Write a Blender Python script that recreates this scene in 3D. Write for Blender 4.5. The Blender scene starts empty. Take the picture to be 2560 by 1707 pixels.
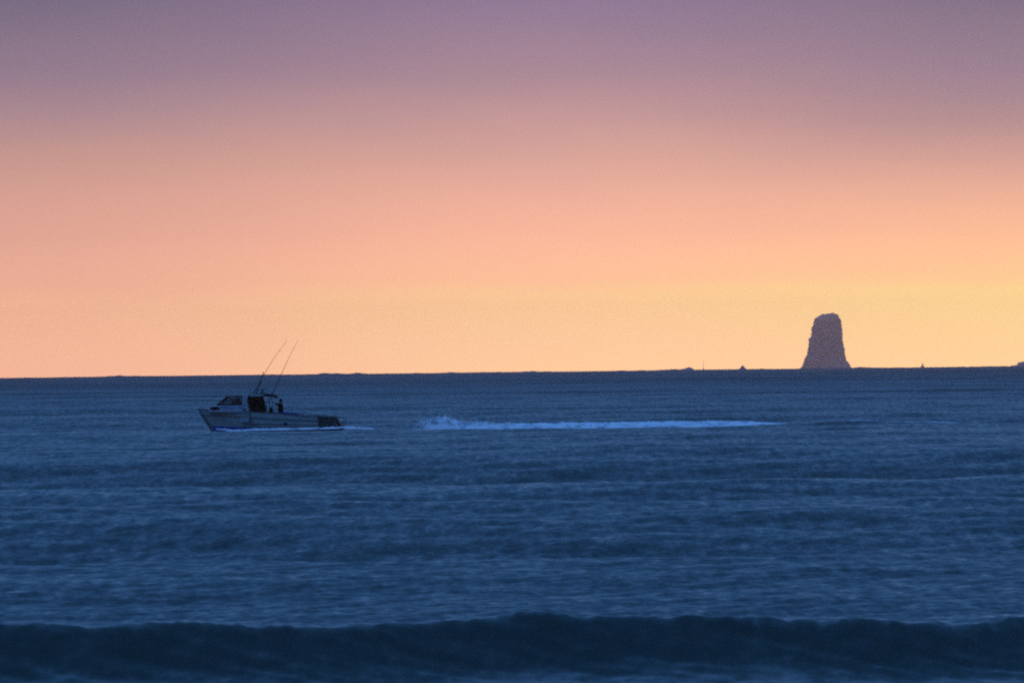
import bpy, bmesh, math, random
import numpy as np
from mathutils import Vector, Matrix, noise as mn

random.seed(7)
rng = np.random.default_rng(7)
S = bpy.context.scene
COL = S.collection
rad = math.radians

# ------------------------------------------------------------------ camera
CAM_H = 4.6            # eye height above mean sea level
FPX = 12800.0          # focal length in photo pixels (2560 wide)
cam = bpy.data.cameras.new('camera')
cam.lens = 180.0
cam.sensor_width = 36.0
cam.clip_start = 0.5
cam.clip_end = 60000
cam_ob = bpy.data.objects.new('camera', cam)
COL.objects.link(cam_ob)
CAM_R = Matrix.Rotation(rad(90 + 0.288), 4, 'X') @ Matrix.Rotation(rad(-0.66), 4, 'Z')
cam_ob.matrix_world = Matrix.Translation((0, 0, CAM_H)) @ CAM_R
S.camera = cam_ob

# ------------------------------------------------------------------ sky
world = bpy.data.worlds.new('World')
S.world = world
world.use_nodes = True
nt = world.node_tree
N, L = nt.nodes, nt.links
N.clear()


def nd(tree, kind, **kw):
    n = tree.nodes.new(kind)
    for k, v in kw.items():
        setattr(n, k, v)
    return n


def mth(tree, op, a, b=None, c=None, clamp=False):
    n = tree.nodes.new('ShaderNodeMath')
    n.operation = op
    n.use_clamp = clamp
    for i, v in enumerate((a, b, c)):
        if v is None:
            continue
        if isinstance(v, (int, float)):
            n.inputs[i].default_value = v
        else:
            tree.links.new(v, n.inputs[i])
    return n.outputs[0]


def ramp(tree, fac, stops, interp='LINEAR'):
    n = tree.nodes.new('ShaderNodeValToRGB')
    n.color_ramp.interpolation = interp
    el = n.color_ramp.elements
    while len(el) < len(stops):
        el.new(0.5)
    for e, (p, c) in zip(el, stops):
        e.position = p
    for e, (p, c) in zip(el, stops):
        e.color = (*c, 1)
    tree.links.new(fac, n.inputs[0])
    return n.outputs[0]


def mixc(tree, fac, a, b, mode='MIX'):
    n = tree.nodes.new('ShaderNodeMix')
    n.data_type = 'RGBA'
    n.blend_type = mode
    for sock, v in ((n.inputs[0], fac), (n.inputs[6], a), (n.inputs[7], b)):
        if isinstance(v, (int, float)):
            sock.default_value = v
        elif isinstance(v, tuple):
            sock.default_value = (*v, 1)
        else:
            tree.links.new(v, sock)
    return n.outputs[2]


def srgb(r, g, b):
    f = lambda c: ((c / 255 + 0.055) / 1.055) ** 2.4 if c > 10 else c / 255 / 12.92
    return (f(r), f(g), f(b))


tc = nd(nt, 'ShaderNodeTexCoord')
sep = nd(nt, 'ShaderNodeSeparateXYZ')
L.new(tc.outputs['Generated'], sep.inputs[0])
elev = mth(nt, 'MULTIPLY', mth(nt, 'ARCSINE', sep.outputs[2]), 57.2958)
azim = mth(nt, 'MULTIPLY', mth(nt, 'ARCTAN2', sep.outputs[0], sep.outputs[1]), 57.2958)
# soft uneven lower edges of the haze and cloud layers
cmb = nd(nt, 'ShaderNodeCombineXYZ')
L.new(mth(nt, 'MULTIPLY', azim, 0.22), cmb.inputs[0])
L.new(mth(nt, 'MULTIPLY', elev, 0.75), cmb.inputs[1])
nz = nd(nt, 'ShaderNodeTexNoise')
nz.inputs['Scale'].default_value = 1.0
nz.inputs['Detail'].default_value = 4
nz.inputs['Roughness'].default_value = 0.5
L.new(cmb.outputs[0], nz.inputs['Vector'])
warp = mth(nt, 'MULTIPLY', mth(nt, 'SUBTRACT', nz.outputs[0], 0.5), 0.55)
e2 = mth(nt, 'ADD', elev, warp)
t_low = mth(nt, 'DIVIDE', e2, 6.0, clamp=True)
def sky_ramp(stops):
    return ramp(nt, t_low, [(max(e, 0) / 6.0, srgb(*c)) for e, c in stops])
HAZE_GAIN = [(0.0, 1.98, 2.02, 1.66), (0.3, 1.86, 1.86, 1.57), (0.65, 1.72, 1.74, 1.40), (1.0, 1.52, 1.48, 1.29), (1.5, 1.30, 1.24, 1.19), (2.3, 1.14, 1.11, 1.08), (3.3, 1.01, 1.01, 1.02), (4.2, .96, .96, 1.03), (6, 1, 1, 1)]
sky_mid = sky_ramp([(0.0, (255, 199, 154)), (0.25, (254, 201, 155)), (0.80, (255, 203, 150)), (0.98, (255, 193, 153)),
                    (1.47, (253, 188, 155)), (1.9, (242, 180, 155)), (2.28, (226, 171, 155)), (2.82, (200, 155, 154)),
                    (3.26, (178, 142, 153)), (4.2, (147, 124, 151)), (6.0, (120, 118, 154))])
sky_left = sky_ramp([(0.0, (241, 174, 148)), (0.3, (243, 178, 146)), (0.8, (244, 178, 148)), (0.98, (234, 172, 147)),
                     (1.5, (225, 166, 145)), (2.0, (212, 159, 144)), (2.43, (199, 152, 141)), (2.9, (174, 139, 145)),
                     (3.4, (152, 126, 143)), (4.2, (121, 108, 126)), (6.0, (104, 104, 138))])
sky_right = sky_ramp([(0.0, (255, 204, 150)), (0.3, (255, 209, 146)), (0.82, (255, 213, 143)), (0.98, (255, 202, 146)),
                      (1.37, (254, 192, 148)), (1.8, (236, 178, 149)), (2.16, (214, 163, 149)), (2.7, (182, 143, 145)),
                      (3.3, (159, 131, 147)), (4.2, (127, 112, 131)), (6.0, (108, 108, 142))])
fl = nd(nt, 'ShaderNodeMapRange', interpolation_type='SMOOTHSTEP')
L.new(azim, fl.inputs[0])
fl.inputs[1].default_value = 1.6
fl.inputs[2].default_value = -6.2
fr = nd(nt, 'ShaderNodeMapRange', interpolation_type='SMOOTHSTEP')
L.new(azim, fr.inputs[0])
fr.inputs[1].default_value = 0.0
fr.inputs[2].default_value = 6.0
band = mixc(nt, fl.outputs[0], sky_mid, sky_left)
band = mixc(nt, fr.outputs[0], band, sky_right)
# the glow low down is dimmed by the sea air it shines through, so it is stronger at its source
gain = ramp(nt, mth(nt, 'DIVIDE', elev, 6.0, clamp=True), [(e / 6.0, (r / 3, g / 3, b / 3)) for e, r, g, b in HAZE_GAIN])
band = mixc(nt, 1.0, band, gain, 'MULTIPLY')
band = mixc(nt, 1.0, band, (3.0, 3.0, 3.0), 'MULTIPLY')
# the sunset band weakens away from the glow, round to the dusk sky behind
faraz = nd(nt, 'ShaderNodeMapRange', interpolation_type='SMOOTHSTEP')
L.new(mth(nt, 'ABSOLUTE', mth(nt, 'SUBTRACT', azim, 2.0)), faraz.inputs[0])
faraz.inputs[1].default_value = 12
faraz.inputs[2].default_value = 120
band = mixc(nt, faraz.outputs[0], band, (0.10, 0.13, 0.30))
# upper dome: dusk sky
t_hi = mth(nt, 'DIVIDE', elev, 90.0, clamp=True)
dome = ramp(nt, t_hi, [(0.0, (0.10, 0.17, 0.42)), (0.10, (0.085, 0.175, 0.43)), (0.2, (0.074, 0.20, 0.55)),
                       (0.4, (0.078, 0.262, 0.76)), (1.0, (0.084, 0.285, 0.88))])
nish = nd(nt, 'ShaderNodeTexSky', sky_type='NISHITA')
nish.sun_disc = False
SUN_EL, SUN_AZ = 0.5, 14.0
nish.sun_elevation = rad(SUN_EL)
nish.sun_rotation = rad(SUN_AZ)
nt_t = mixc(nt, 1.0, nish.outputs[0], (0.18, 0.50, 1.15), 'MULTIPLY')
dome = mixc(nt, 0.30, dome, nt_t)
up = nd(nt, 'ShaderNodeMapRange', interpolation_type='SMOOTHSTEP')
L.new(elev, up.inputs[0])
up.inputs[1].default_value = 4.3
up.inputs[2].default_value = 15.0
skyc = mixc(nt, up.outputs[0], band, dome)
bg = nd(nt, 'ShaderNodeBackground')
out = nd(nt, 'ShaderNodeOutputWorld')
L.new(skyc, bg.inputs[0])
bg.inputs[1].default_value = 1.0
L.new(bg.outputs[0], out.inputs[0])

# the sun itself is behind the haze to the right: only a trace of warm light is left
sun = bpy.data.lights.new('sun', 'SUN')
sun.energy = 0.04
sun.angle = rad(12)
sun.color = (1.0, 0.62, 0.35)
sun_ob = bpy.data.objects.new('sun', sun)
COL.objects.link(sun_ob)
sd = Vector((math.sin(rad(SUN_AZ)) * math.cos(rad(SUN_EL + 1)), math.cos(rad(SUN_AZ)) * math.cos(rad(SUN_EL + 1)), math.sin(rad(SUN_EL + 1))))
sun_ob.rotation_euler = sd.to_track_quat('Z', 'Y').to_euler()

S.view_settings.view_transform = 'Standard'
S.view_settings.look = 'None'
S.view_settings.exposure = 0
S.view_settings.gamma = 1
S.render.engine = 'CYCLES'
S.cycles.pixel_filter_type = 'BLACKMAN_HARRIS'
S.cycles.filter_width = 2.3
S.cycles.max_bounces = 6
S.cycles.sample_clamp_indirect = 1.2
S.cycles.volume_bounces = 0
S.cycles.use_denoising = False      # keep the slight grain of a long lens at dusk


# ------------------------------------------------------------------ helpers
def tag(o, label=None, cat=None, group=None, kind=None):
    for k, v in (('label', label), ('category', cat), ('group', group), ('kind', kind)):
        if v:
            o[k] = v
    return o


def thing(name, loc, rot=(0, 0, 0), **kw):
    o = bpy.data.objects.new(name, None)
    COL.objects.link(o)
    o.location = loc
    o.rotation_euler = rot
    o.empty_display_size = 0.2
    return tag(o, **kw)


def mesh_np(name, verts, quads, mat, parent=None, smooth=True, tris=None):
    me = bpy.data.meshes.new(name)
    v = np.asarray(verts, dtype=np.float32)
    faces = []
    nq = 0 if quads is None else len(quads)
    ntr = 0 if tris is None else len(tris)
    me.vertices.add(len(v))
    me.vertices.foreach_set('co', v.ravel())
    li = []
    if nq:
        li.append(np.asarray(quads, dtype=np.int32).ravel())
    if ntr:
        li.append(np.asarray(tris, dtype=np.int32).ravel())
    li = np.concatenate(li)
    me.loops.add(len(li))
    me.loops.foreach_set('vertex_index', li)
    me.polygons.add(nq + ntr)
    starts = np.concatenate([np.arange(nq) * 4, nq * 4 + np.arange(ntr) * 3]).astype(np.int32)
    me.polygons.foreach_set('loop_start', starts)
    me.update(calc_edges=True)
    me.validate()
    me.polygons.foreach_set('use_smooth', np.full(nq + ntr, smooth))
    me.materials.append(mat)
    o = bpy.data.objects.new(name, me)
    COL.objects.link(o)
    if parent:
        o.parent = parent
    return o


def obj(name, bm, mat, parent=None, smooth=False, bevel=0.0):
    bmesh.ops.recalc_face_normals(bm, faces=bm.faces)
    me = bpy.data.meshes.new(name)
    bm.to_mesh(me)
    bm.free()
    me.materials.append(mat)
    if smooth:
        for p in me.polygons:
            p.use_smooth = True
    o = bpy.data.objects.new(name, me)
    COL.objects.link(o)
    if parent:
        o.parent = parent
    if bevel:
        b = o.modifiers.new('bevel', 'BEVEL')
        b.width = bevel
        b.segments = 2
        b.limit_method = 'ANGLE'
    return o


def prism(bm, poly, y0, y1):
    """polygon in the xz plane extruded from y0 to y1"""
    a = [bm.verts.new((x, y0, z)) for x, z in poly]
    b = [bm.verts.new((x, y1, z)) for x, z in poly]
    n = len(poly)
    bm.faces.new(a)
    bm.faces.new(b[::-1])
    for i in range(n):
        j = (i + 1) % n
        bm.faces.new((a[i], b[i], b[j], a[j]))
    return bm


def box(bm, x0, x1, y0, y1, z0, z1):
    return prism(bm, [(x0, z0), (x1, z0), (x1, z1), (x0, z1)], y0, y1)


def tube(bm, pts, r, seg=8):
    """tube through points; r is a number or one radius per point"""
    pts = [Vector(p) for p in pts]
    rs = r if isinstance(r, (list, tuple)) else [r] * len(pts)
    rings = []
    for i, p in enumerate(pts):
        d = (pts[min(i + 1, len(pts) - 1)] - pts[max(i - 1, 0)]).normalized()
        u = d.cross(Vector((0, 1, 0.01))).normalized()
        w = d.cross(u).normalized()
        rings.append([bm.verts.new(p + (u * math.cos(a) + w * math.sin(a)) * rs[i]) for a in [2 * math.pi * k / seg for k in range(seg)]])
    for A, B in zip(rings, rings[1:]):
        for k in range(seg):
            bm.faces.new((A[k], A[(k + 1) % seg], B[(k + 1) % seg], B[k]))
    bm.faces.new(rings[0][::-1])
    bm.faces.new(rings[-1])
    return bm


def ball(bm, c, r, sx=1, sy=1, sz=1, sub=2):
    g = bmesh.ops.create_icosphere(bm, subdivisions=sub, radius=r)
    for v in g['verts']:
        v.co = Vector((v.co.x * sx + c[0], v.co.y * sy + c[1], v.co.z * sz + c[2]))
    return bm


def B():
    return bmesh.new()


def world_at(px, py, Y):
    """world point at forward distance Y seen at photo pixel px, py"""
    d = CAM_R.to_3x3() @ Vector(((px - 1280) / FPX, (853.5 - py) / FPX, -1.0))
    return Vector((0, 0, CAM_H)) + d * (Y / d.y)


def material(name, color, rough=0.6, noise_scale=8.0, var=0.15, spec=0.4, metal=0.0, bump=0.0, stretch=(1, 1, 1)):
    m = bpy.data.materials.new(name)
    m.use_nodes = True
    t = m.node_tree
    p = t.nodes['Principled BSDF']
    p.inputs['Roughness'].default_value = rough
    p.inputs['Metallic'].default_value = metal
    p.inputs['Specular IOR Level'].default_value = spec
    co = nd(t, 'ShaderNodeTexCoord')
    mp = nd(t, 'ShaderNodeMapping')
    mp.inputs['Scale'].default_value = stretch
    t.links.new(co.outputs['Object'], mp.inputs[0])
    n = nd(t, 'ShaderNodeTexNoise')
    n.inputs['Scale'].default_value = noise_scale
    n.inputs['Detail'].default_value = 5
    t.links.new(mp.outputs[0], n.inputs['Vector'])
    c1 = tuple(max(0, c * (1 - var)) for c in color)
    c2 = tuple(min(1, c * (1 + var)) for c in color)
    t.links.new(ramp(t, n.outputs[0], [(0.3, c1), (0.7, c2)]), p.inputs['Base Color'])
    if bump:
        b = nd(t, 'ShaderNodeBump')
        b.inputs['Strength'].default_value = bump
        b.inputs['Distance'].default_value = 0.02
        t.links.new(n.outputs[0], b.inputs['Height'])
        t.links.new(b.outputs[0], p.inputs['Normal'])
    return m


# ------------------------------------------------------------------ the sea
# row spacing of the water mesh (metres) against distance
def row_step(r):
    return float(np.interp(r, [30, 62, 70, 100, 200, 400, 900, 2500, 9000, 16000],
                           [1.0, 0.4, 0.09, 0.14, 0.35, 0.8, 2.0, 5.0, 9.0, 60.0]))


rows = [12.0]
while rows[-1] < 15500:
    rows.append(rows[-1] + row_step(rows[-1]))
rows = np.array(rows)
az = np.concatenate([np.linspace(-32, -6.9, 60, endpoint=False), np.linspace(-6.9, 6.9, 400), np.linspace(6.9, 32, 61)[1:]])
az = np.radians(az)

_w = np.random.default_rng(21)
COMP = []
for i in range(9):      # swell running to the shore (towards -y)
    lam = _w.uniform(30, 64)
    COMP.append((lam, rad(_w.normal(1.5, 3.0)), 0.0036 * lam * _w.uniform(0.7, 1.2), _w.uniform(0, 6.28)))
for i in range(12):
    lam = _w.uniform(11, 30)
    COMP.append((lam, rad(_w.normal(2, 12)), 0.0013 * lam * _w.uniform(0.6, 1.1), _w.uniform(0, 6.28)))
for i in range(22):
    lam = math.exp(_w.uniform(math.log(2.2), math.log(11)))
    COMP.append((lam, rad(_w.normal(-4, 34)), 0.0027 * lam * _w.uniform(0.5, 1.1), _w.uniform(0, 6.28)))
for i in range(16):
    lam = math.exp(_w.uniform(math.log(0.5), math.log(2.2)))
    COMP.append((lam, rad(_w.normal(0, 42)), 0.0052 * lam * _w.uniform(0.5, 1.1), _w.uniform(0, 6.28)))

CREST_Y = 81.0


def crest_line(x):
    return CREST_Y + 0.55 * np.sin(x * 0.55 + 0.8) + 0.3 * np.sin(x * 1.37 + 2.0) + 0.12 * np.sin(x * 3.3 + 1)


def crest_height(x):
    return 0.72 - 0.004 * x + 0.030 * np.sin(x * 0.9 + 0.6) + 0.020 * np.sin(x * 2.3 + 1.1) + 0.012 * np.sin(x * 4.9) + 0.008 * np.sin(x * 15.3 + 2 * np.sin(x * 1.9)) + 0.006 * np.sin(x * 23.1 + 3 * np.sin(x * 1.3)) + 0.009 * np.sin(x * 9.7 + 0.5)


def sea_height(x, y, curve=True):
    r = np.sqrt(x * x + y * y)
    step = np.interp(r, [30, 62, 70, 100, 200, 400, 900, 2500, 9000, 16000], [1.0, 0.4, 0.09, 0.14, 0.35, 0.8, 2.0, 5.0, 9.0, 60.0])
    h = np.zeros_like(r)
    calm = 1 - 0.92 * np.exp(-((y - 380) / 38.0) ** 2)          # a flatter patch between swells where the boat runs
    near = np.clip((y - 84) / 40.0, 0.0, 1.0)
    far = 1.0 + 0.6 * np.clip((r - 1500) / 4500.0, 0, 1)
    for lam, a, amp, ph in COMP:
        k = 2 * math.pi / lam
        p = k * (x * math.sin(a) + y * math.cos(a)) + ph
        lod = np.clip((lam / step - 2.5) / 3.0, 0, 1)
        # shoaling swell: peaked crests, faces a little steeper on the shore side
        w = np.sin(p + 0.35 * np.sin(p))
        w = w + 0.22 * np.cos(2 * p)
        s = amp * lod
        if lam > 11:
            s = s * calm * (0.25 + 0.75 * near) * far
        else:
            s = s * (0.55 + 0.45 * near)
        h += s * w
    # the wave standing up in the foreground
    d = y - crest_line(x)
    H = crest_height(x)
    prof = np.where(d < 0, np.exp(-(np.abs(d) / 1.15) ** 1.7), np.exp(-(np.abs(d) / 5.5) ** 1.3))
    h = h + H * prof - 0.06 * np.exp(-((d + 2.6) / 1.2) ** 2)
    # slanting ribs running down its face
    face = np.exp(-((d + 1.1) / 1.2) ** 2)
    mod1 = 0.5 + 0.5 * np.sin(1.3 * x - 1.7 * d + 1.1 + 1.2 * np.sin(0.47 * x))
    mod2 = 0.5 + 0.5 * np.sin(2.1 * x + 2.9 * d + 2.0 + 1.4 * np.sin(0.83 * x + 1))
    h = h + 1.5 * face * (0.013 * mod1 * np.sin(2.6 * x + 6.5 * d + 1.8 * np.sin(x * 0.9)) + 0.009 * mod2 * np.sin(5.2 * x + 12.0 * d + 2.4 * np.sin(x * 0.6 + 1))
                    + 0.004 * (1 - mod1) * np.sin(9.1 * x + 21.0 * d + 2.0 * np.sin(x * 1.3)))
    # a short wind-wave shoulder beside the wake
    for xc, yc_, wx, hh in ((25.0, 382.5, 5.5, 0.46), (37.5, 383.0, 3.5, 0.36), (-33.0, 391.0, 9.0, 0.20)):
        dd = y - yc_
        h = h + hh * np.exp(-((x - xc) / wx) ** 2) * np.where(dd < 0, np.exp(-(dd / 1.4) ** 2), np.exp(-(dd / 9.0) ** 2))
    # heavy sets rearing up far out, uneven along the horizon
    rag = 0.0
    for lam, ph, am in ((23.0, 1.0, .16), (38.0, 2.2, .22), (61.0, 0.4, .24), (97.0, 3.3, .24), (151.0, 5.1, .26), (263.0, 0.9, .28), (14.0, 4.0, .08)):
        rag = rag + am * np.sin(2 * math.pi * (x + 0.2 * y) / lam + ph + 1.3 * np.sin(x / (lam * 1.9)))
    h = h + (0.2 + 2.2 * np.maximum(rag, -0.3)) * np.exp(-((y - 6900) / 60.0) ** 2)
    if curve:
        h = h - r * r / (2 * 7.4e6)
    return h


A, R_ = np.meshgrid(az, rows)
X = R_ * np.sin(A)
Y = R_ * np.cos(A)
Z = sea_height(X, Y)
V = np.stack([X, Y, Z], -1).reshape(-1, 3)
nr, nc = X.shape
idx = np.arange(nr * nc).reshape(nr, nc)
Q = np.stack([idx[:-1, :-1], idx[:-1, 1:], idx[1:, 1:], idx[1:, :-1]], -1).reshape(-1, 4)


def sea_z(x, y):
    return float(sea_height(np.array([float(x)]), np.array([float(y)]))[0])


def water_material():
    m = bpy.data.materials.new('sea_water')
    m.use_nodes = True
    t = m.node_tree
    p = t.nodes['Principled BSDF']
    p.inputs['Base Color'].default_value = (0.020, 0.036, 0.024, 1)
    p.inputs['Roughness'].default_value = 0.22
    p.inputs['IOR'].default_value = 1.333
    geo = nd(t, 'ShaderNodeNewGeometry')

    def nvec(sx, sy, scale, detail):
        mp = nd(t, 'ShaderNodeMapping')
        mp.inputs['Scale'].default_value = (sx, sy, 1)
        t.links.new(geo.outputs['Position'], mp.inputs[0])
        n = nd(t, 'ShaderNodeTexNoise')
        n.inputs['Scale'].default_value = scale
        n.inputs['Detail'].default_value = detail
        n.inputs['Roughness'].default_value = 0.6
        t.links.new(mp.outputs[0], n.inputs['Vector'])
        s = nd(t, 'ShaderNodeVectorMath', operation='SUBTRACT')
        t.links.new(n.outputs['Color'], s.inputs[0])
        s.inputs[1].default_value = (0.5, 0.5, 0.5)
        return s.outputs[0], n.outputs[0]

    def scaled(v, k):
        s = nd(t, 'ShaderNodeVectorMath', operation='MULTIPLY')
        t.links.new(v, s.inputs[0])
        s.inputs[1].default_value = k
        return s.outputs[0]

    def add(a, b):
        s = nd(t, 'ShaderNodeVectorMath', operation='ADD')
        t.links.new(a, s.inputs[0])
        if isinstance(b, tuple):
            s.inputs[1].default_value = b
        else:
            t.links.new(b, s.inputs[1])
        return s.outputs[0]
    fine, _ = nvec(1.0, 0.7, 5.0, 3)          # ripples
    mid, _ = nvec(2.4, 0.55, 1.0, 4)          # wavelets, metre size
    big, _ = nvec(0.018, 0.040, 1.0, 4)         # gust patches
    v = add(geo.outputs['Normal'], scaled(fine, (0.42, 0.42, 0)))
    v = add(v, scaled(mid, (0.22, 0.38, 0)))
    v = add(v, scaled(big, (0.0, 0.20, 0)))
    # wavelets lean to the shore, as wind and swell both run that way
    v = add(v, (0.0, -0.20, 0.0))
    # rougher, steeper wavelets in the open water farther out
    sp = nd(t, 'ShaderNodeSeparateXYZ')
    t.links.new(geo.outputs['Position'], sp.inputs[0])
    off = nd(t, 'ShaderNodeMapRange', interpolation_type='SMOOTHSTEP')
    t.links.new(sp.outputs[1], off.inputs[0])
    off.inputs[1].default_value = 250
    off.inputs[2].default_value = 1800
    cv = nd(t, 'ShaderNodeCombineXYZ')
    t.links.new(mth(t, 'MULTIPLY', off.outputs[0], -0.125), cv.inputs[1])
    v = add(v, cv.outputs[0])
    nn = nd(t, 'ShaderNodeVectorMath', operation='NORMALIZE')
    t.links.new(v, nn.inputs[0])
    t.links.new(nn.outputs[0], p.inputs['Normal'])
    return m


M_WATER = water_material()
sea = mesh_np('sea', V, Q, M_WATER)
tag(sea, kind='structure')
del V, Q, X, Y, Z, A, R_, idx

# ------------------------------------------------------------------ sea air
haze_bm = B()
box(haze_bm, -11500, 11500, -60, 15800, -30, 190)
M_HAZE = bpy.data.materials.new('sea_haze')
M_HAZE.use_nodes = True
ht = M_HAZE.node_tree
ht.nodes.remove(ht.nodes['Principled BSDF'])
vol = nd(ht, 'ShaderNodeVolumePrincipled')
vol.inputs['Color'].default_value = (1.0, 0.82, 0.76, 1)
vol.inputs['Density'].default_value = 5.0e-5
vol.inputs['Anisotropy'].default_value = 0.86
ht.links.new(vol.outputs[0], ht.nodes['Material Output'].inputs['Volume'])
haze = obj('haze', haze_bm, M_HAZE)
tag(haze, kind='stuff')

# ------------------------------------------------------------------ rocks
M_ROCK = material('dark_rock', (0.28, 0.25, 0.24), rough=0.9, noise_scale=0.05, var=0.3, spec=0.2)
D_ST = 13200.0
st_scale = 1 / 7.84
prof = [(1400, 470, 1530), (1350, 490, 1512), (1310, 500, 1462), (1240, 540, 1420), (1150, 565, 1368), (1080, 615, 1352), (960, 630, 1335),
        (860, 648, 1311), (790, 662, 1306), (745, 668, 1306), (725, 703, 1306), (620, 712, 1306), (560, 712, 1302), (545, 704, 1300), (520, 728, 1298),
        (450, 748, 1286), (400, 756, 1280), (372, 770, 1272), (340, 815, 1240), (300, 868, 1222), (280, 905, 1196)]


def sea_stack():
    zy = np.array([p[0] for p in prof][::-1], float)
    lf = np.array([p[1] for p in prof][::-1], float)
    rt = np.array([p[2] for p in prof][::-1], float)
    base = world_at(1940 + 1000 * st_scale, 750 + 1350 * st_scale, D_ST)
    mpp = D_ST / FPX * st_scale           # metres per traced unit
    nz_, na = 110, 160
    levels = np.linspace(1400, 280, nz_)
    verts = []
    for i, q in enumerate(levels):
        l = (np.interp(q, zy, lf) - 1000) * mpp
        r = (np.interp(q, zy, rt) - 1000) * mpp
        cx, rx = (l + r) / 2, (r - l) / 2
        z = (1350 - q) * mpp
        for k in range(na):
            a = 2 * math.pi * k / na
            ca, sa = math.cos(a), math.sin(a)
            # squarish ground plan with vertical clefts
            e = 0.75
            px_ = rx * math.copysign(abs(ca) ** e, ca)
            py_ = rx * 0.85 * math.copysign(abs(sa) ** e, sa)
            v = Vector((px_ * 0.07, py_ * 0.07, z * 0.03))
            v2 = Vector((px_ * 0.16, py_ * 0.16, z * 0.14))
            d = mn.fractal(v, 1.0, 2.0, 4) * 4.0 + mn.fractal(v2 * 0.7, 0.9, 2.1, 4) * 2.4
            side = abs(ca) ** 6          # keep the traced outline where it is seen in profile
            d = d * (1 - 0.55 * side) + mn.fractal(Vector((ca * 3, sa * 3, z * 0.17)), 0.8, 2.1, 4) * 2.6
            n = Vector((ca, sa, 0))
            verts.append((cx + px_ + n.x * d, py_ + n.y * d, z + mn.noise(v2 * 1.7) * 0.8))
    quads = []
    for i in range(nz_ - 1):
        for k in range(na):
            quads.append((i * na + k, i * na + (k + 1) % na, (i + 1) * na + (k + 1) % na, (i + 1) * na + k))
    # uneven summit: shrink the last ring towards the middle in steps
    top0 = (nz_ - 1) * na
    ring = top0
    tops = [(0.8, lambda x: 0.9), (0.55, lambda x: 1.5), (0.3, lambda x: 1.8), (0.05, lambda x: 1.8)]
    cx = sum(verts[top0 + k][0] for k in range(na)) / na
    zt = verts[top0][2]
    for f, g in tops:
        start = len(verts)
        for k in range(na):
            x0, y0, z0 = verts[top0 + k]
            x = cx + (x0 - cx) * f
            u = (x / mpp + 1000)
            ztop = np.interp(u, [905, 930, 985, 1010, 1060, 1105, 1125, 1150, 1200], [280, 268, 272, 276, 268, 256, 250, 260, 282])
            zz = (1350 - ztop) * mpp
            w = min(1, (1 - f) * 3)
            verts.append((x, y0 * f, z0 * (1 - w) + w * zz + mn.noise(Vector((x * 0.12, y0 * f * 0.12, 3.1))) * 2.2))
        for k in range(na):
            quads.append((ring + k, ring + (k + 1) % na, start + (k + 1) % na, start + k))
        ring = start
    verts.append((cx, 0, zt + 1.0))
    tris = [(ring + k, ring + (k + 1) % na, len(verts) - 1) for k in range(na)]
    o = mesh_np('sea_stack', verts, quads, M_ROCK, smooth=False, tris=tris)
    o.location = base
    tag(o, 'tall dark flat-topped rock tower standing alone in the sea on the horizon', 'sea stack')
    return o


sea_stack()


def low_rock(name, cx_px, cy_px, w_px, h_px, D, seed, peaks, label):
    """a rock on the horizon; peaks: list of (position 0..1, height 0..1)"""
    p = world_at(cx_px, cy_px, D)
    m = D / FPX
    W, Hh = w_px * m, h_px * m
    nx, ny = 48, 14
    verts, quads = [], []
    for i in range(nx):
        u = i / (nx - 1)
        hh = np.interp(u, [q[0] for q in peaks], [q[1] for q in peaks])
        for j in range(ny):
            v = j / (ny - 1) * 2 - 1
            z = hh * Hh * max(0, 1 - abs(v) ** 2.2)
            z += mn.fractal(Vector((u * 9 + seed, v * 2, seed)), 1, 2, 4) * Hh * 0.16 * (1 - abs(v))
            verts.append(((u - 0.5) * W, v * W * 0.3, z - 3.0 * (abs(v) ** 4) - (2.5 if i in (0, nx - 1) else 0)))
    for i in range(nx - 1):
        for j in range(ny - 1):
            quads.append((i * ny + j, (i + 1) * ny + j, (i + 1) * ny + j + 1, i * ny + j + 1))
    o = mesh_np(name, verts, quads, M_ROCK, smooth=False)
    o.location = (p.x, p.y, p.z)
    tag(o, label, 'rock')


low_rock('distant_rock', 1705, 931, 66, 13, 7500, 1.3, [(0, .2), (.2, .45), (.35, .5), (.6, .75), (.8, 1), (.9, .9), (1, .2)],
         'low dark hump-backed rock on the horizon, well left of the rock tower')
low_rock('distant_rock', 1856, 929, 30, 17, 7500, 4.1, [(0, .1), (.25, .35), (.5, 1), (.65, .7), (1, .1)],
         'tiny pointed rock on the horizon just left of the tall rock tower')
low_rock('distant_rock', 2544, 922, 56, 19, 7500, 7.7, [(0, .15), (.25, .45), (.45, .5), (.6, .9), (.8, .95), (1, .8)],
         'low lumpy rock on the horizon at the right edge of the view')

M_DARK = material('dark_paint', (0.03, 0.03, 0.035), rough=0.6)
M_SAIL = material('sail_cloth', (0.12, 0.11, 0.12), rough=0.8)

sb = world_at(2306, 921, 7300)
sail = thing('sailing_boat', (sb.x, sb.y, sb.z), label='tiny far sailing boat on the horizon right of the rock tower', cat='boat')
bm = B()
prism(bm, [(-3.6, 1.2), (3.4, 1.0), (2.8, -0.6), (-2.6, -0.6)], -1.1, 1.1)
obj('hull', bm, M_DARK, sail)
bm = B()
tube(bm, [(-0.2, 0, 1), (0.1, 0, 9.2)], 0.12, 6)
obj('mast', bm, M_DARK, sail)
bm = B()
prism(bm, [(0.2, 1.5), (2.9, 1.7), (1.6, 4.4), (0.4, 8.6)], -0.04, 0.04)
obj('mainsail', bm, M_SAIL, sail)
bm = B()
prism(bm, [(-0.2, 7.0), (-1.3, 4.0), (-3.2, 1.4), (-0.35, 1.5)], -0.04, 0.04)
obj('foresail', bm, M_SAIL, sail)

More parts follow.
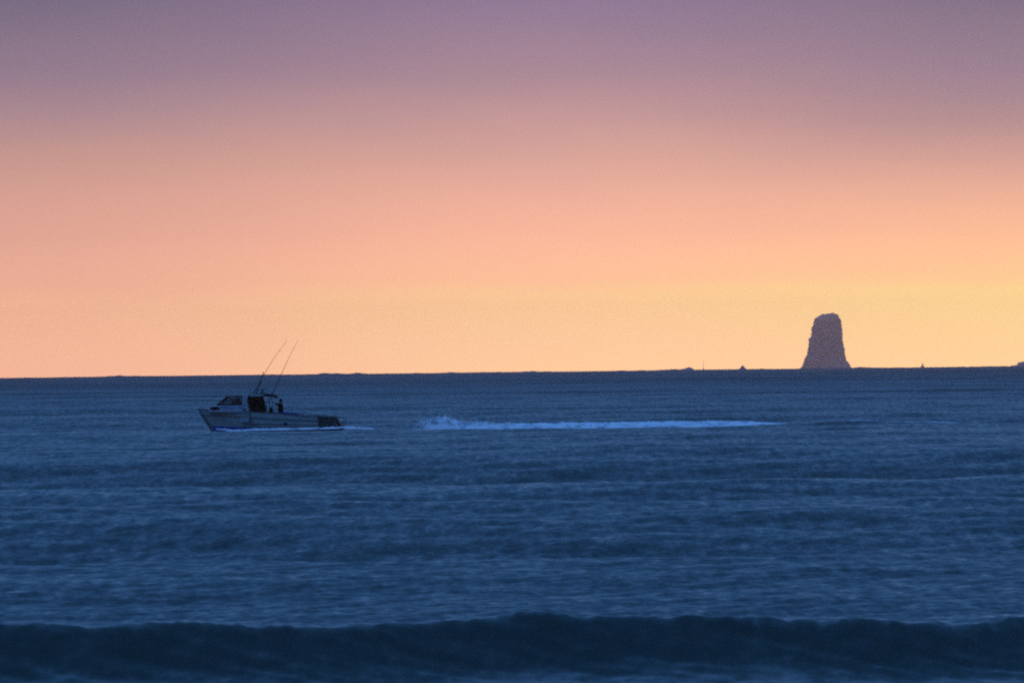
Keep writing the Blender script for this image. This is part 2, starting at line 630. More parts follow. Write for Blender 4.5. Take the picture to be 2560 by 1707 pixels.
mk = world_at(1759, 922, 7600)
beacon = thing('marker_pole', (mk.x, mk.y, mk.z), label='hair-thin marker pole standing on the horizon between the two left rocks', cat='pole')
bm = B()
tube(bm, [(0, 0, -3), (0, 0, 12.0)], [0.30, 0.16], 8)
obj('pole', bm, M_DARK, beacon)
bm = B()
tube(bm, [(0, 0, -3), (0, 0, 1.5)], [1.2, 0.7], 10)
obj('footing', bm, M_ROCK, beacon)

# ------------------------------------------------------------------ foam
def foam_material():
    m = bpy.data.materials.new('sea_foam')
    m.use_nodes = True
    t = m.node_tree
    p = t.nodes['Principled BSDF']
    p.inputs['Roughness'].default_value = 0.85
    p.inputs['Specular IOR Level'].default_value = 0.2
    geo = nd(t, 'ShaderNodeNewGeometry')
    mp = nd(t, 'ShaderNodeMapping')
    mp.inputs['Scale'].default_value = (0.8, 0.35, 2.2)
    t.links.new(geo.outputs['Position'], mp.inputs[0])
    n = nd(t, 'ShaderNodeTexNoise')
    n.inputs['Scale'].default_value = 1.6
    n.inputs['Detail'].default_value = 7
    n.inputs['Roughness'].default_value = 0.65
    t.links.new(mp.outputs[0], n.inputs['Vector'])
    t.links.new(ramp(t, n.outputs[0], [(0.36, (0.30, 0.38, 0.42)), (0.50, (0.88, 0.9, 0.9)), (0.6, (0.95, 0.95, 0.95))]), p.inputs['Base Color'])
    return m


M_FOAM = foam_material()
MPX = 381 / FPX
WX0 = world_at(1032, 1073, 381).x
WX1 = world_at(1975, 1063, 381).x


def wake():
    nx, ny = 900, 40
    xs = np.linspace(WX0, WX1, nx)
    u = (xs - WX0) / MPX                     # photo pixels from the left end
    # height of the churned water above the surface, and its far-near width
    prof_h = np.interp(u, [0, 10, 35, 60, 95, 120, 150, 200, 250, 330, 450, 600, 760, 860, 940],
                       [0.22, 0.50, 0.74, 0.90, 0.98, 0.82, 0.62, 0.50, 0.48, 0.48, 0.50, 0.50, 0.46, 0.34, 0.05])
    jag = np.array([mn.fractal(Vector((x * 3.1, 0.3, 0)), 0.8, 2.2, 5) for x in xs])
    jag2 = np.array([mn.fractal(Vector((x * 0.8, 5.3, 0)), 1.0, 2.0, 3) for x in xs])
    amp = np.interp(u, [0, 60, 140, 200, 888], [0.3, 1, 0.9, 0.35, 0.25])
    prof_h = prof_h * (1 + amp * (0.28 * jag + 0.35 * jag2))
    prof_h = np.maximum(prof_h, 0.02)
    width = np.interp(u, [0, 60, 200, 500, 850, 940], [0.5, 1.6, 2.0, 2.2, 1.6, 0.3])
    yc = 381.5 + np.interp(u, [0, 200, 500, 888], [0, -0.6, 2.5, 5.0])
    verts = np.zeros((nx, ny, 3))
    for j in range(ny):
        v = j / (ny - 1) * 2 - 1
        y = yc + v * width
        # crest of the churn lies on the far side, a low skirt of froth in front
        shape = max(0, 1 - abs(v) ** 2.5)
        rough = np.array([mn.noise(Vector((x * 4.0, v * 5.0, 2.0))) for x in xs]) * 0.12
        verts[:, j, 0] = xs
        verts[:, j, 1] = y
        base = sea_height(xs, y)
        verts[:, j, 2] = base - 0.10 * (abs(v) ** 4) + prof_h * shape * (1 + rough) + 0.01
    idx = np.arange(nx * ny).reshape(nx, ny)
    q = np.stack([idx[:-1, :-1], idx[1:, :-1], idx[1:, 1:], idx[:-1, 1:]], -1).reshape(-1, 4).tolist()
    vs = verts.reshape(-1, 3).tolist()
    tr = []
    # thrown spray: clots and jets above the churn
    r2 = random.Random(3)
    for k in range(5600):
        uu = r2.uniform(0, 250) if r2.random() < 0.62 else r2.uniform(200, 870)
        i = min(nx - 1, int(uu / 943 * nx))
        hh = prof_h[i]
        y = yc[i] + r2.uniform(-0.8, 0.8) * width[i]
        big = uu < 190
        z = sea_z(xs[i], y) + hh * r2.uniform(0.5, 1.0) + (r2.expovariate(16.0) if big else r2.expovariate(40.0))
        s = r2.uniform(0.015, 0.05) * (1.3 if big else 0.9)
        ln = s * r2.uniform(1, 2.0)
        c = Vector((xs[i] + r2.gauss(0, 0.05), y, z))
        up_ = Vector((r2.gauss(0.1, 0.5), r2.gauss(0, 0.3), 1)).normalized() * ln
        b0 = len(vs)
        for o_ in (Vector((s, 0, 0)), Vector((-s * 0.5, s * 0.8, 0)), Vector((-s * 0.5, -s * 0.8, 0)), up_, -up_ * 0.6):
            vs.append(tuple(c + o_))
        tr += [(b0, b0 + 1, b0 + 3), (b0 + 1, b0 + 2, b0 + 3), (b0 + 2, b0, b0 + 3),
               (b0 + 1, b0, b0 + 4), (b0 + 2, b0 + 1, b0 + 4), (b0, b0 + 2, b0 + 4)]
    o = mesh_np('wake_foam', vs, q, M_FOAM, tris=tr)
    tag(o, 'long streak of churned white wake foam trailing on the water behind the boat', 'foam', kind='stuff')


wake()


def foam_line(name, pts, h, wid, label, seed=0):
    """a thin rope of froth lying on the water through photo points px,py at distance Y"""
    P = [world_at(*p) for p in pts]
    xs = np.linspace(P[0].x, P[-1].x, 260)
    ys = np.interp(xs, [p.x for p in P], [p.y for p in P])
    zb = np.interp(xs, [p.x for p in P], [p.z for p in P])
    vs, q = [], []
    ny = 9
    for i, x in enumerate(xs):
        e = min(1, i / 18, (len(xs) - 1 - i) / 18)
        a = h * e * (1 + 0.6 * mn.fractal(Vector((x * 2.6, seed, 0)), 0.9, 2.1, 4))
        for j in range(ny):
            v = j / (ny - 1) * 2 - 1
            vs.append((x, ys[i] + v * wid * (0.4 + 0.6 * e), max(sea_z(x, ys[i] + v * wid), zb[i]) - 0.06 * v ** 4 + a * max(0, 1 - v * v)))
    for i in range(len(xs) - 1):
        for j in range(ny - 1):
            q.append((i * ny + j, (i + 1) * ny + j, (i + 1) * ny + j + 1, i * ny + j + 1))
    o = mesh_np(name, vs, q, M_FOAM)
    tag(o, label, 'foam', kind='stuff')


# ------------------------------------------------------------------ the boat
BY = 388.0
origin = world_at(531, 1075, BY)
KB = 0.97
boat = thing('fishing_boat', tuple(origin), rot=(0, rad(0.5), rad(-2.5)),
             label='grey aluminium fishing boat with a low cabin and two tall raked poles motoring left', cat='boat')
boat.scale = (KB, KB, KB)

M_HULL = material('worn_aluminium_paint', (0.29, 0.355, 0.36), rough=0.55, noise_scale=1.6, var=0.22, spec=0.35, stretch=(1, 1, 3))
M_CABIN = material('pale_cabin_paint', (0.30, 0.36, 0.40), rough=0.5, noise_scale=2.5, var=0.12)
M_BLUE = material('blue_antifouling', (0.02, 0.10, 0.42), rough=0.6, noise_scale=3, var=0.25)
M_BLUECLOTH = material('blue_rope', (0.015, 0.06, 0.36), rough=0.9, noise_scale=12, var=0.3)
M_BLACK = material('black_rubber', (0.010, 0.011, 0.013), rough=0.8, noise_scale=6, var=0.3, spec=0.25)
M_CANVAS = material('dark_canvas', (0.016, 0.013, 0.010), rough=0.95, noise_scale=9, var=0.5, spec=0.1)
M_STERN = material('dark_stern_paint', (0.035, 0.045, 0.05), rough=0.7, noise_scale=2.5, var=0.4)
M_TRIM = material('dark_trim', (0.085, 0.10, 0.105), rough=0.6, var=0.2)
M_RAIL = material('dull_rail_metal', (0.07, 0.085, 0.10), rough=0.45, metal=0.3)
M_RED = material('faded_red', (0.16, 0.05, 0.05), rough=0.8)
M_PALE_PANEL = material('pale_panel_grey', (0.62, 0.60, 0.58), rough=0.7)  # for the added pale panels behind the windows
M_DECK = material('grey_deck_paint', (0.16, 0.17, 0.18), rough=0.8, noise_scale=5)
M_WOODPOLE = material('outrigger_pole', (0.05, 0.045, 0.05), rough=0.5)

M_GLASS = bpy.data.materials.new('tinted_glass')
M_GLASS.use_nodes = True
gt = M_GLASS.node_tree
gt.nodes.remove(gt.nodes['Principled BSDF'])
g_tr = nd(gt, 'ShaderNodeBsdfTransparent')
g_tr.inputs[0].default_value = (0.80, 0.84, 0.85, 1)
g_gl = nd(gt, 'ShaderNodeBsdfGlossy')
g_gl.inputs['Roughness'].default_value = 0.08
g_fr = nd(gt, 'ShaderNodeFresnel')
g_mx = nd(gt, 'ShaderNodeMixShader')
gt.links.new(g_fr.outputs[0], g_mx.inputs[0])
gt.links.new(g_tr.outputs[0], g_mx.inputs[1])
gt.links.new(g_gl.outputs[0], g_mx.inputs[2])
gt.links.new(g_mx.outputs[0], gt.nodes['Material Output'].inputs[0])

# hull: levels are keel, chine, lower rail line, upper rail line, sheer
STN = [0, .02, .05, .09, .14, .2, .28, .38, .5, .62, .74, .86, 1.0]


def sheer_z(x):
    return float(np.interp(x, [-1.09, 0, 3, 5.6, 7.2, 9.7], [1.66, 1.52, 1.42, 1.30, 1.10, 0.98]))


LV = [  # x at bow, x at stern, z bow, z stern, half beam, fullness
    (0.45, 10.05, -0.42, -0.38, 0.02, 1.0),
    (0.05, 10.05, -0.02, -0.05, 1.18, 3.2),
    (-0.18, 9.95, 0.35, 0.22, 1.36, 3.0),
    (-0.66, 9.80, 0.98, 0.50, 1.42, 2.9),
    (-0.82, 9.75, 1.22, 0.74, 1.46, 2.9),
    (-1.09, 9.66, None, None, 1.50, 2.8),
]


def level_pt(lv, t):
    x0, x1, z0, z1, b, f = lv
    x = x0 + (x1 - x0) * t
    z = sheer_z(x) if z0 is None else z0 + (z1 - z0) * min(1, t * 1.15)
    w = b * (1 - (1 - t) ** f) * (1 - 0.08 * max(0, (t - 0.7) / 0.3))
    return x, w, z


def hull_shell(levels, off=0.0, t0=0, t1=1):
    bm = B()
    ts = [t for t in STN if t0 <= t <= t1]
    for sgn in (-1, 1):
        g = []
        for t in ts:
            g.append([bm.verts.new((x, sgn * (w + off), z)) for x, w, z in [level_pt(l, t) for l in levels]])
        for a, b in zip(g, g[1:]):
            for k in range(len(levels) - 1):
                bm.faces.new((a[k], b[k], b[k + 1], a[k + 1]))
    return bm


bm = hull_shell(LV)
bmesh.ops.remove_doubles(bm, verts=bm.verts, dist=0.003)
hull = obj('hull', bm, M_HULL, boat)
sm = hull.modifiers.new('thickness', 'SOLIDIFY')
sm.thickness = 0.05
sm.offset = -1

# blue boot stripe at the waterline
bm = hull_shell([(0.09, 10.05, -0.06, -0.20, 1.17, 3.2), (-0.14, 10.02, 0.33, 0.03, 1.36, 3.0)], off=0.05, t0=0.0, t1=1)
obj('boot_stripe', bm, M_BLUE, boat)


def side_strip(name, lv, half, off, mat, t0=0.0, t1=1.0):
    """a rubbing strip with real thickness along both sides of the hull at one level"""
    ts = np.linspace(t0, t1, 40)
    for sgn in (-1, 1):
        bm = B()
        pts = [level_pt(lv, t) for t in ts]
        tube(bm, [(x, sgn * (w + off), z) for x, w, z in pts], half, 6)
        obj(name, bm, mat, boat)


side_strip('rub_rail', (-0.80, 9.76, 1.20, 0.70, 1.47, 2.9), 0.030, 0.035, M_TRIM, 0.0, 1)
side_strip('rub_rail', (-0.30, 9.95, 0.56, 0.36, 1.40, 3.0), 0.020, 0.03, M_TRIM, 0.27, 1)
side_strip('gunwale', LV[-1], 0.045, 0.0, M_TRIM)

# dark stem band: shade of the unlit far bow plate put into its colour
bm = B()
tube(bm, [(-1.08, 0, 1.64), (-0.82, 0, 1.22), (-0.42, 0, 0.64), (0.0, 0, 0.02), (0.3, 0, -0.3)], [0.05, 0.10, 0.12, 0.15, 0.15], 8)
obj('stem', bm, M_TRIM, boat)

# decks
def deck(name, t0, t1, z=None, mat=M_DECK, inset=0.06):
    bm = B()
    ts = np.linspace(t0, t1, 24)
    a, b = [], []
    for t in ts:
        x, w, zz = level_pt(LV[-1], t)
        zz = zz - 0.06 if z is None else z
        w = max(0.01, w - inset)
        a.append(bm.verts.new((x, -w, zz)))
        b.append(bm.verts.new((x, w, zz)))
    for i in range(len(ts) - 1):
        bm.faces.new((a[i], a[i + 1], b[i + 1], b[i]))
    return obj(name, bm, mat, boat)


deck('foredeck', 0.004, 0.385, mat=M_CABIN)
deck('cockpit_sole', 0.385, 0.985, z=0.50, inset=0.10)
bm = B()
box(bm, 9.62, 9.70, -1.34, 1.34, 0.0, 0.98)
obj('transom', bm, M_BLACK, boat, bevel=0.01)
bm = B()
box(bm, 2.96, 3.02, -1.36, 1.36, 0.5, 1.40)
obj('bulkhead', bm, M_HULL, boat)

# vertical fender strake amidships, registration patch, exhaust
bm = B()
tube(bm, [(3.06, -1.50, 1.36), (3.08, -1.50, 0.7), (3.10, -1.46, 0.16)], [0.035, 0.05, 0.05], 8)
obj('side_strake', bm, M_TRIM, boat)
bm = B()
box(bm, 2.26, 2.98, -1.485, -1.425, 0.66, 0.98)
obj('name_plate', bm, M_HULL, boat, bevel=0.01)
bm = B()
prism(bm, [(2.20, 0.62), (3.0, 0.62), (3.0, 0.65), (2.24, 0.65), (2.24, 1.0), (2.20, 1.0)], -1.49, -1.42)
obj('plate_edge', bm, M_TRIM, boat)
bm = B()
ball(bm, (5.86, -1.46, 0.50), 0.15, 1.1, 0.4, 0.6)
obj('exhaust_outlet', bm, M_BLACK, boat, smooth=True)

# dark stern section with engine well and sloping engine cover
for sgn in (-1, 1):
    bm = B()
    xs_ = np.linspace(8.45, 9.78, 8)
    lo, hi = [], []
    for x in xs_:
        t = (x + 1.09) / (9.66 + 1.09)
        w = level_pt(LV[-1], min(t, 1))[1]
        lo.append(bm.verts.new((x, sgn * (w - 0.02), 0.10)))
        hi.append(bm.verts.new((x - 0.1, sgn * (w + 0.035), sheer_z(x) - 0.04)))
    for i in range(7):
        bm.faces.new((lo[i], lo[i + 1], hi[i + 1], hi[i]))
    o = obj('stern_panel', bm, M_STERN, boat)
    m_ = o.modifiers.new('thickness', 'SOLIDIFY')
    m_.thickness = 0.04
for yy in (-0.78, 0.78):
    bm = B()
    prism(bm, [(9.25, 0.55), (9.28, 1.02), (9.62, 1.03), (9.80, 0.80), (10.02, 0.42), (10.22, 0.20), (10.2, 0.0), (9.72, 0.0)], yy - 0.26, yy + 0.26)
    eng = obj('outboard_engine', bm, M_BLACK, boat, bevel=0.05)
    bm = B()
    box(bm, 9.80, 9.96, yy - 0.08, yy + 0.08, -0.5, 0.02)
    obj('engine_leg', bm, M_BLACK, eng)
bm = B()
box(bm, 9.71, 10.52, -1.1, 1.1, 0.12, 0.17)
obj('swim_platform', bm, M_TRIM, boat, bevel=0.01)
bm = B()
for yy in (-1.05, 1.05):
    tube(bm, [(10.34, yy, 0.17), (10.34, yy, 0.95)], 0.028)
tube(bm, [(10.34, -1.05, 0.95), (10.34, 1.05, 0.95)], 0.02)
for yy in (-1.05, 1.05):
    tube(bm, [(9.65, yy, 0.98), (10.1, yy, 0.97), (10.48, yy, 0.95)], 0.016)
    tube(bm, [(9.95, yy, 0.62), (10.34, yy, 0.60)], 0.014)
obj('stern_rail', bm, M_RAIL, boat)
# cockpit side rails aft
for yy in (-1.42, 1.42):
    bm = B()
    pr = [(5.6, 1.36), (6.6, 1.34), (7.6, 1.24), (8.6, 1.12), (9.6, 1.04)]
    tube(bm, [(x, yy, z) for x, z in pr], 0.014)
    for x, z in pr[1:]:
        tube(bm, [(x, yy, sheer_z(x)), (x, yy, z)], 0.014)
    obj('side_rail', bm, M_RAIL, boat)
# blue rope bundle along the gunwale aft of the person
bm = B()
tube(bm, [(5.45, -1.45, 1.36), (5.8, -1.47, 1.37), (6.2, -1.46, 1.35), (6.6, -1.46, 1.31), (6.95, -1.44, 1.25)], [0.03, 0.055, 0.045, 0.055, 0.025])
obj('blue_rope', bm, M_BLUECLOTH, boat, smooth=True)

# cabin trunk
HW = 1.08
bm = B()
prism(bm, [(-0.22, 1.42), (-0.10, 1.64), (0.30, 1.86), (0.62, 1.93), (2.96, 1.95), (2.96, 1.36), (0.9, 1.38)], -HW, HW)
trunk = obj('cabin_trunk', bm, M_CABIN, boat, bevel=0.05)
bm = B()
ball(bm, (0.30, -HW - 0.005, 1.70), 0.40, 1.0, 0.06, 0.36, 3)
obj('bow_window', bm, M_BLACK, boat, smooth=True)
for x0, x1, zz in ((0.75, 1.35, 1.80), (1.40, 1.75, 1.74), (2.15, 2.45, 1.78)):
    bm = B()
    box(bm, x0, x1, -HW - 0.012, -HW + 0.05, zz - 0.05, zz + 0.03)
    obj('trunk_trim', bm, M_BLUE, boat)

# windscreen and side windows: frame bars with panes of glass between
def frame(poly, bars, y, name='window_frame', r=0.035):
    bm = B()
    n = len(poly)
    for i in range(n):
        a, b = poly[i], poly[(i + 1) % n]
        tube(bm, [(a[0], y, a[1]), (b[0], y, b[1])], r, 6)
    for a, b in bars:
        tube(bm, [(a[0], y, a[1]), (b[0], y, b[1])], r * 1.0, 6)
    return obj(name, bm, M_BLACK, boat)


for sg in (-1, 1):
    y = sg * (HW - 0.06)
    fr_ = frame([(0.46, 1.97), (1.28, 2.66), (2.42, 2.62), (2.40, 1.97)], [((0.92, 1.97), (1.38, 2.62)), ((1.66, 1.97), (1.80, 2.62))], y)
    for poly in ([(0.55, 1.99), (0.95, 1.99), (1.36, 2.60), (1.26, 2.62)], [(0.97, 1.99), (1.64, 1.99), (1.76, 2.60), (1.40, 2.60)], [(1.70, 1.99), (2.38, 1.99), (2.39, 2.58), (1.82, 2.60)]):
        bm = B()
        prism(bm, poly, y - 0.006, y + 0.006)
        obj('pane', bm, M_GLASS, fr_)
bm = B()
for a in (-1.0, -0.34, 0.34, 1.0):
    tube(bm, [(0.46, a, 1.97), (1.28, a, 2.66)], 0.035, 6)
tube(bm, [(0.46, -1.0, 1.97), (0.46, 1.0, 1.97)], 0.04, 6)
ws = obj('windscreen_frame', bm, M_BLACK, boat)
for a in (-0.67, 0.0, 0.67):
    bm = B()
    vs_ = [bm.verts.new(p) for p in ((0.47, a - 0.30, 1.99), (0.47, a + 0.30, 1.99), (1.27, a + 0.30, 2.65), (1.27, a - 0.30, 2.65))]
    bm.faces.new(vs_)
    o = obj('pane', bm, M_GLASS, ws)
    o.modifiers.new('thickness', 'SOLIDIFY').thickness = 0.01
for sg in (-1, 1):
    bm = B()
    prism(bm, [(2.44, 1.94), (2.46, 2.68), (2.90, 2.70), (2.84, 2.2), (2.94, 1.94)], sg * HW - 0.05, sg * HW + 0.05)
    obj('cabin_pillar', bm, M_CABIN, boat, bevel=0.01)

# roof: white over the cabin, dark awning curving down at the back
bm = B()
prism(bm, [(1.10, 2.64), (1.28, 2.72), (2.3, 2.77), (4.15, 2.79), (4.15, 2.70), (2.3, 2.69), (1.28, 2.65)], -HW - 0.06, HW + 0.06)
obj('cabin_roof', bm, M_HULL, boat, bevel=0.015)
bm = B()
prism(bm, [(4.0, 2.80), (4.6, 2.80), (4.95, 2.72), (5.12, 2.50), (5.04, 2.47), (4.85, 2.60), (4.5, 2.62), (4.0, 2.62)], -HW - 0.02, HW + 0.02)
obj('awning', bm, M_CANVAS, boat, bevel=0.02)
# dark sheet filling the dark opening in the side of the wheelhouse
bm = B()
prism(bm, [(2.90, 2.62), (4.02, 2.66), (4.08, 2.28), (4.22, 1.85), (4.40, 1.48), (4.1, 1.42), (3.08, 1.40), (3.0, 1.7), (2.86, 2.1)], -HW - 0.03, -HW + 0.01)
sheet_ob = obj('side_sheet', bm, M_CANVAS, boat)
for cx in (3.15, 3.42, 3.7, 3.95):
    bm = B()
    tube(bm, [(cx, -HW - 0.04, 2.6), (cx + 0.05, -HW - 0.05, 2.1), (cx + 0.1, -HW - 0.04, 1.5)], 0.025, 6)
    obj('fold', bm, M_CANVAS, sheet_ob)
bm = B()
prism(bm, [(2.98, 2.62), (3.9, 2.64), (4.2, 1.5), (3.1, 1.42)], HW - 0.04, HW)
obj('side_sheet', bm, M_CANVAS, boat)
for sg in (-1, 1):
    bm = B()
    tube(bm, [(4.58, sg * HW, 2.64), (4.60, sg * HW, 1.34)], 0.03)
    tube(bm, [(4.56, sg * HW, 2.60), (4.24, sg * HW, 2.10), (4.05, sg * HW, 1.5)], 0.022)
    obj('awning_frame', bm, M_RAIL, boat)
# helm seats seen through the cabin windows
for yy in (-0.5, 0.5):
    bm = B()
    prism(bm, [(1.72, 1.4), (1.60, 1.95), (1.9, 2.5), (2.08, 2.55), (2.28, 1.95), (2.3, 1.4)], yy - 0.24, yy + 0.24)
    obj('helm_seat', bm, M_BLACK, boat, bevel=0.04)
for x0, x1 in ((1.18, 1.52), (2.20, 2.36)):  # pale panels added behind the glass to make the panes look lighter
    bm = B()
    prism(bm, [(x0, 1.4), (x1, 1.4), (x1 + 0.04, 2.48), (x0 + 0.14, 2.44)], 0.12, 0.9)
    obj('pale_panel', bm, M_PALE_PANEL, boat, bevel=0.03)
bm = B()
prism(bm, [(0.52, 1.93), (0.66, 2.10), (1.0, 2.03), (1.2, 1.93)], -0.85, 0.85)
obj('dashboard', bm, M_BLACK, boat)
# small dark step gear beside the cabin
bm = B()
ball(bm, (2.62, -1.18, 1.62), 0.12, 0.8, 0.5, 1.1)
obj('side_fender', bm, M_TRIM, boat, smooth=True)

# roof gear
bm = B()
tube(bm, [(3.92, 0, 2.78), (3.93, 0, 3.12)], [0.07, 0.055])
mast = obj('radar_mast', bm, M_BLACK, boat)
bm = B()
box(bm, 3.42, 4.30, -0.09, 0.09, 3.12, 3.19)
obj('radar_bar', bm, M_TRIM, mast, bevel=0.02)
bm = B()
tube(bm, [(3.45, -0.6, 2.84), (4.2, -0.6, 2.85)], 0.035)
obj('life_pole', bm, M_RED, boat)
for yy in (-0.85, 0.85):
    bm = B()
    tube(bm, [(2.9, yy, 2.86), (4.6, yy, 2.88)], 0.018)
    for x in (2.95, 3.75, 4.55):
        tube(bm, [(x, yy, 2.74), (x, yy, 2.87)], 0.016)
    obj('roof_rail', bm, M_RAIL, boat)
bm = B()
tube(bm, [(2.96, 0.2, 2.76), (2.97, 0.2, 3.08)], 0.018)
ball(bm, (2.97, 0.2, 3.12), 0.06)
obj('mast_light', bm, M_TRIM, boat)
for pts, rr in (([(3.28, -0.95, 2.76), (3.55, -0.98, 3.32), (4.13, -1.02, 4.30), (5.0, -1.08, 5.72), (5.96, -1.15, 6.98)], [0.034, 0.028, 0.020, 0.014, 0.010]),
                ([(4.62, 0.95, 2.76), (4.85, 0.98, 3.35), (5.32, 1.02, 4.36), (5.95, 1.08, 5.70), (6.62, 1.15, 7.02)], [0.036, 0.030, 0.020, 0.014, 0.009])):
    bm = B()
    tube(bm, pts, rr, 8)
    obj('outrigger_pole', bm, M_WOODPOLE, boat, smooth=True)
bm = B()
tube(bm, [(3.34, 0.5, 2.76), (3.75, 0.5, 3.75), (3.97, 0.5, 4.55)], [0.04, 0.034, 0.028])
obj('whip_aerial', bm, M_BLACK, boat)

# rods in holders at the stern: separate things resting in the boat
BM = boat.matrix_basis.copy()
BM = Matrix.Translation(origin) @ Matrix.Rotation(rad(-2.5), 4, 'Z') @ Matrix.Rotation(rad(0.5), 4, 'Y') @ Matrix.Scale(KB, 4)
for (x, y, z, dx, dz, lab) in ((8.55, -1.2, 0.95, 0.55, 0.36, 'short fishing rod leaning aft over the dark stern panel of the boat'),
                               (9.30, -1.0, 0.95, 0.42, 0.30, 'aftermost short fishing rod sticking up by the stern rail of the boat'),
                               (7.05, -1.2, 1.10, 0.42, 0.55, 'short fishing rod at the aft end of the blue rope on the boat')):
    p0 = BM @ Vector((x, y, z))
    t_ = thing('fishing_rod', tuple(p0), rot=(0, rad(0.5), rad(-2.5)), label=lab, cat='fishing rod', group='fishing rods at the stern')
    bm = B()
    tube(bm, [(0, 0, -0.3), (dx * 0.5, 0, dz * 0.5), (dx, 0, dz)], [0.03, 0.02, 0.01], 6)
    obj('blank', bm, M_RAIL, t_)
    bm = B()
    tube(bm, [(0.05, -0.05, 0.02), (0.05, 0.05, 0.02)], 0.05, 8)
    obj('reel', bm, M_BLACK, t_)

# dark kit bag on the side deck
bm = B()
ball(bm, (0, 0, 0.2), 0.2, 0.85, 0.8, 1.05, 3)
for v in bm.verts:
    if v.co.z < 0.12:
        v.co.x *= 1.25
        v.co.z = max(v.co.z, 0)
tube(bm, [(-0.07, 0, 0.38), (0, 0, 0.46), (0.07, 0, 0.38)], 0.02, 6)
bag = obj('kit_bag', bm, M_CANVAS, smooth=True)
bag.location = BM @ Vector((4.72, -1.30, 1.33))
tag(bag, 'small dark round bag on the boat side below the awning post', 'bag')

# ------------------------------------------------------------------ the person
M_SKIN = material('skin', (0.20, 0.12, 0.09), rough=0.6, var=0.1)
M_JACKET = material('dark_jacket', (0.020, 0.018, 0.012), rough=0.9, var=0.4, spec=0.1)
M_TROUSER = material('dark_trousers', (0.015, 0.014, 0.013), rough=0.9, var=0.3, spec=0.1)
M_HAIR = material('dark_hair', (0.012, 0.010, 0.008), rough=0.9)


def skin_mesh(name, joints, edges, radii, mat, parent, root=0, sub=2):
    me = bpy.data.meshes.new(name)
    me.from_pydata(joints, edges, [])
    o = bpy.data.objects.new(name, me)
    COL.objects.link(o)
    o.parent = parent
    me.materials.append(mat)
    md = o.modifiers.new('skin', 'SKIN')
    md.use_smooth_shade = True
    for i, r in enumerate(radii):
        sv = me.skin_vertices[0].data[i]
        sv.radius = (r, r) if isinstance(r, (int, float)) else r
        sv.use_root = (i == root)
    s = o.modifiers.new('sub', 'SUBSURF')
    s.levels = sub
    s.render_levels = sub
    return o


pp = BM @ Vector((5.46, -0.95, 0.51))
per = thing('person', tuple(pp), rot=(0, 0, rad(0)), label='person in dark clothes standing in the boat, one arm reaching forward to the awning', cat='person')
per.scale = (1.06, 1.06, 1.03)
# facing -x (towards the bow); shoulders along y
J = [(0, 0, 0.94), (0, 0, 1.12), (-0.01, 0, 1.32), (-0.02, 0, 1.47), (-0.02, 0, 1.56), (-0.03, 0, 1.66), (-0.03, 0, 1.76),   # 0-6 spine, head
     (-0.01, -0.19, 1.43), (-0.20, -0.24, 1.36), (-0.40, -0.22, 1.50), (-0.47, -0.22, 1.54),                              # 7-10 near arm reaching up
     (-0.01, 0.19, 1.43), (-0.06, 0.25, 1.16), (-0.22, 0.23, 0.98), (-0.29, 0.22, 0.95),                                   # 11-14 far arm
     (0.0, -0.10, 0.88), (-0.02, -0.12, 0.48), (0.03, -0.12, 0.08), (-0.12, -0.13, 0.04),                                  # 15-18
     (0.0, 0.10, 0.88), (0.0, 0.12, 0.48), (0.06, 0.12, 0.08), (-0.09, 0.13, 0.04)]                                        # 19-22
E_ = [(0, 1), (1, 2), (2, 3), (3, 4), (4, 5), (5, 6), (3, 7), (7, 8), (8, 9), (9, 10), (3, 11), (11, 12), (12, 13), (13, 14),
      (0, 15), (15, 16), (16, 17), (17, 18), (0, 19), (19, 20), (20, 21), (21, 22)]
Rr = [0.14, 0.13, 0.15, 0.12, 0.06, 0.105, 0.085, 0.075, 0.048, 0.036, 0.034, 0.075, 0.048, 0.036, 0.034,
      0.095, 0.06, 0.045, 0.04, 0.095, 0.06, 0.045, 0.04]
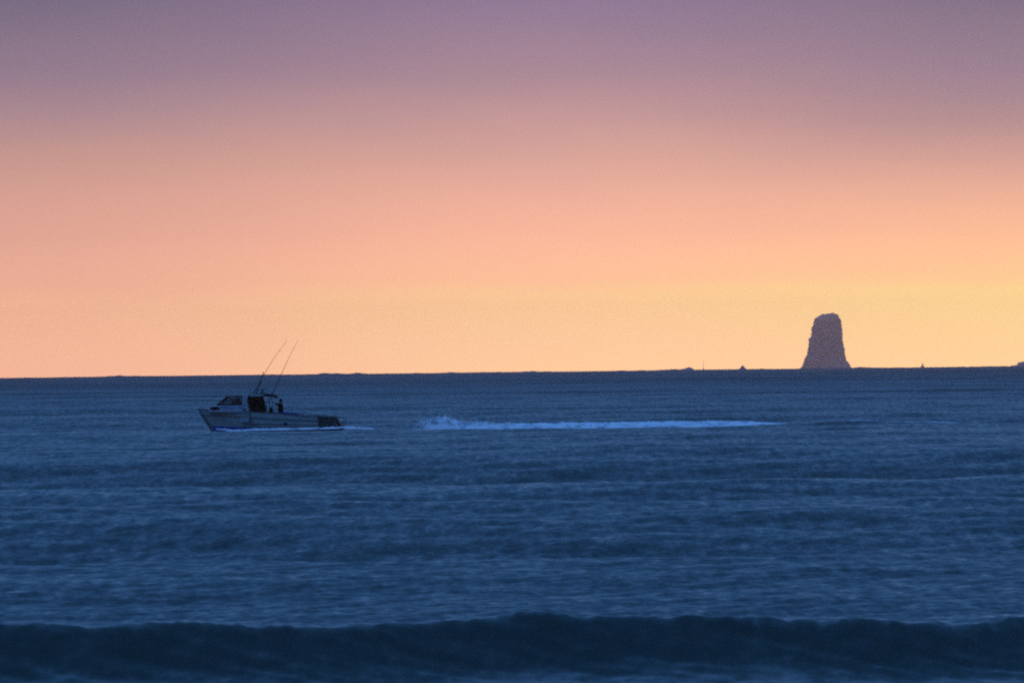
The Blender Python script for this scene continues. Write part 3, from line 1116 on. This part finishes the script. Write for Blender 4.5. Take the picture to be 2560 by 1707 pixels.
# fingers on both hands
for hand, d in ((10, Vector((-0.75, 0, 0.55)).normalized()), (14, Vector((-0.9, 0, -0.3)).normalized())):
    h0 = Vector(J[hand])
    for k, (off, ln) in enumerate(((-0.03, .065), (-0.01, .08), (0.01, .085), (0.03, .07), (0.045, .045))):
        a = len(J)
        s0 = h0 + Vector((0, off, 0)) + d * 0.02
        s1 = s0 + d * ln * 0.6
        s2 = s1 + (d + Vector((0, 0, -0.8))).normalized() * ln * 0.5
        J += [tuple(s0), tuple(s1), tuple(s2)]
        Rr += [0.012, 0.010, 0.008]
        E_ += [(hand, a), (a, a + 1), (a + 1, a + 2)]
skin_mesh('body', J, E_, Rr, M_SKIN, per)
JJ = [J[i] for i in (0, 1, 2, 3, 7, 8, 9, 11, 12, 13)]
skin_mesh('jacket', JJ, [(0, 1), (1, 2), (2, 3), (3, 4), (4, 5), (5, 6), (3, 7), (7, 8), (8, 9)],
          [(0.21, 0.23), (0.20, 0.21), (0.21, 0.23), 0.15, 0.13, 0.095, 0.07, 0.13, 0.095, 0.07], M_JACKET, per)
JJ = [J[i] for i in (0, 15, 16, 17, 19, 20, 21)]
skin_mesh('trousers', JJ, [(0, 1), (1, 2), (2, 3), (0, 4), (4, 5), (5, 6)], [0.18, 0.14, 0.10, 0.085, 0.14, 0.10, 0.085], M_TROUSER, per)
bm = B()
ball(bm, (0, 0, 0), 0.125, 1.05, 0.9, 1.0, 3)
cap = obj('hood', bm, M_JACKET, per, smooth=True)
cap.location = (0.012, 0, 1.705)
bm = B()
ball(bm, (-0.135, 0, 1.68), 0.022, 1, 0.8, 1.1, 1)
obj('nose', bm, M_SKIN, per, smooth=True)

foam_line('foam_streak', [(2120, 1064, 383.6), (2230, 1064.5, 383.6), (2330, 1063, 383.4), (2395, 1061, 383.2)], 0.05, 0.12,
          'faint broken thread of foam on the water far right of the wake', 6.0)
# froth along the hull and off the stern
foam_line('bow_wash', [(540, 1071, BY - 1.8), (580, 1077, BY - 2.1), (640, 1074, BY - 2.1), (760, 1072, BY - 1.9), (860, 1069, BY - 1.7), (935, 1071, BY - 1.7)],
          0.09, 0.15, 'thin white line of froth along the boat waterline and trailing off its stern', 2.0)
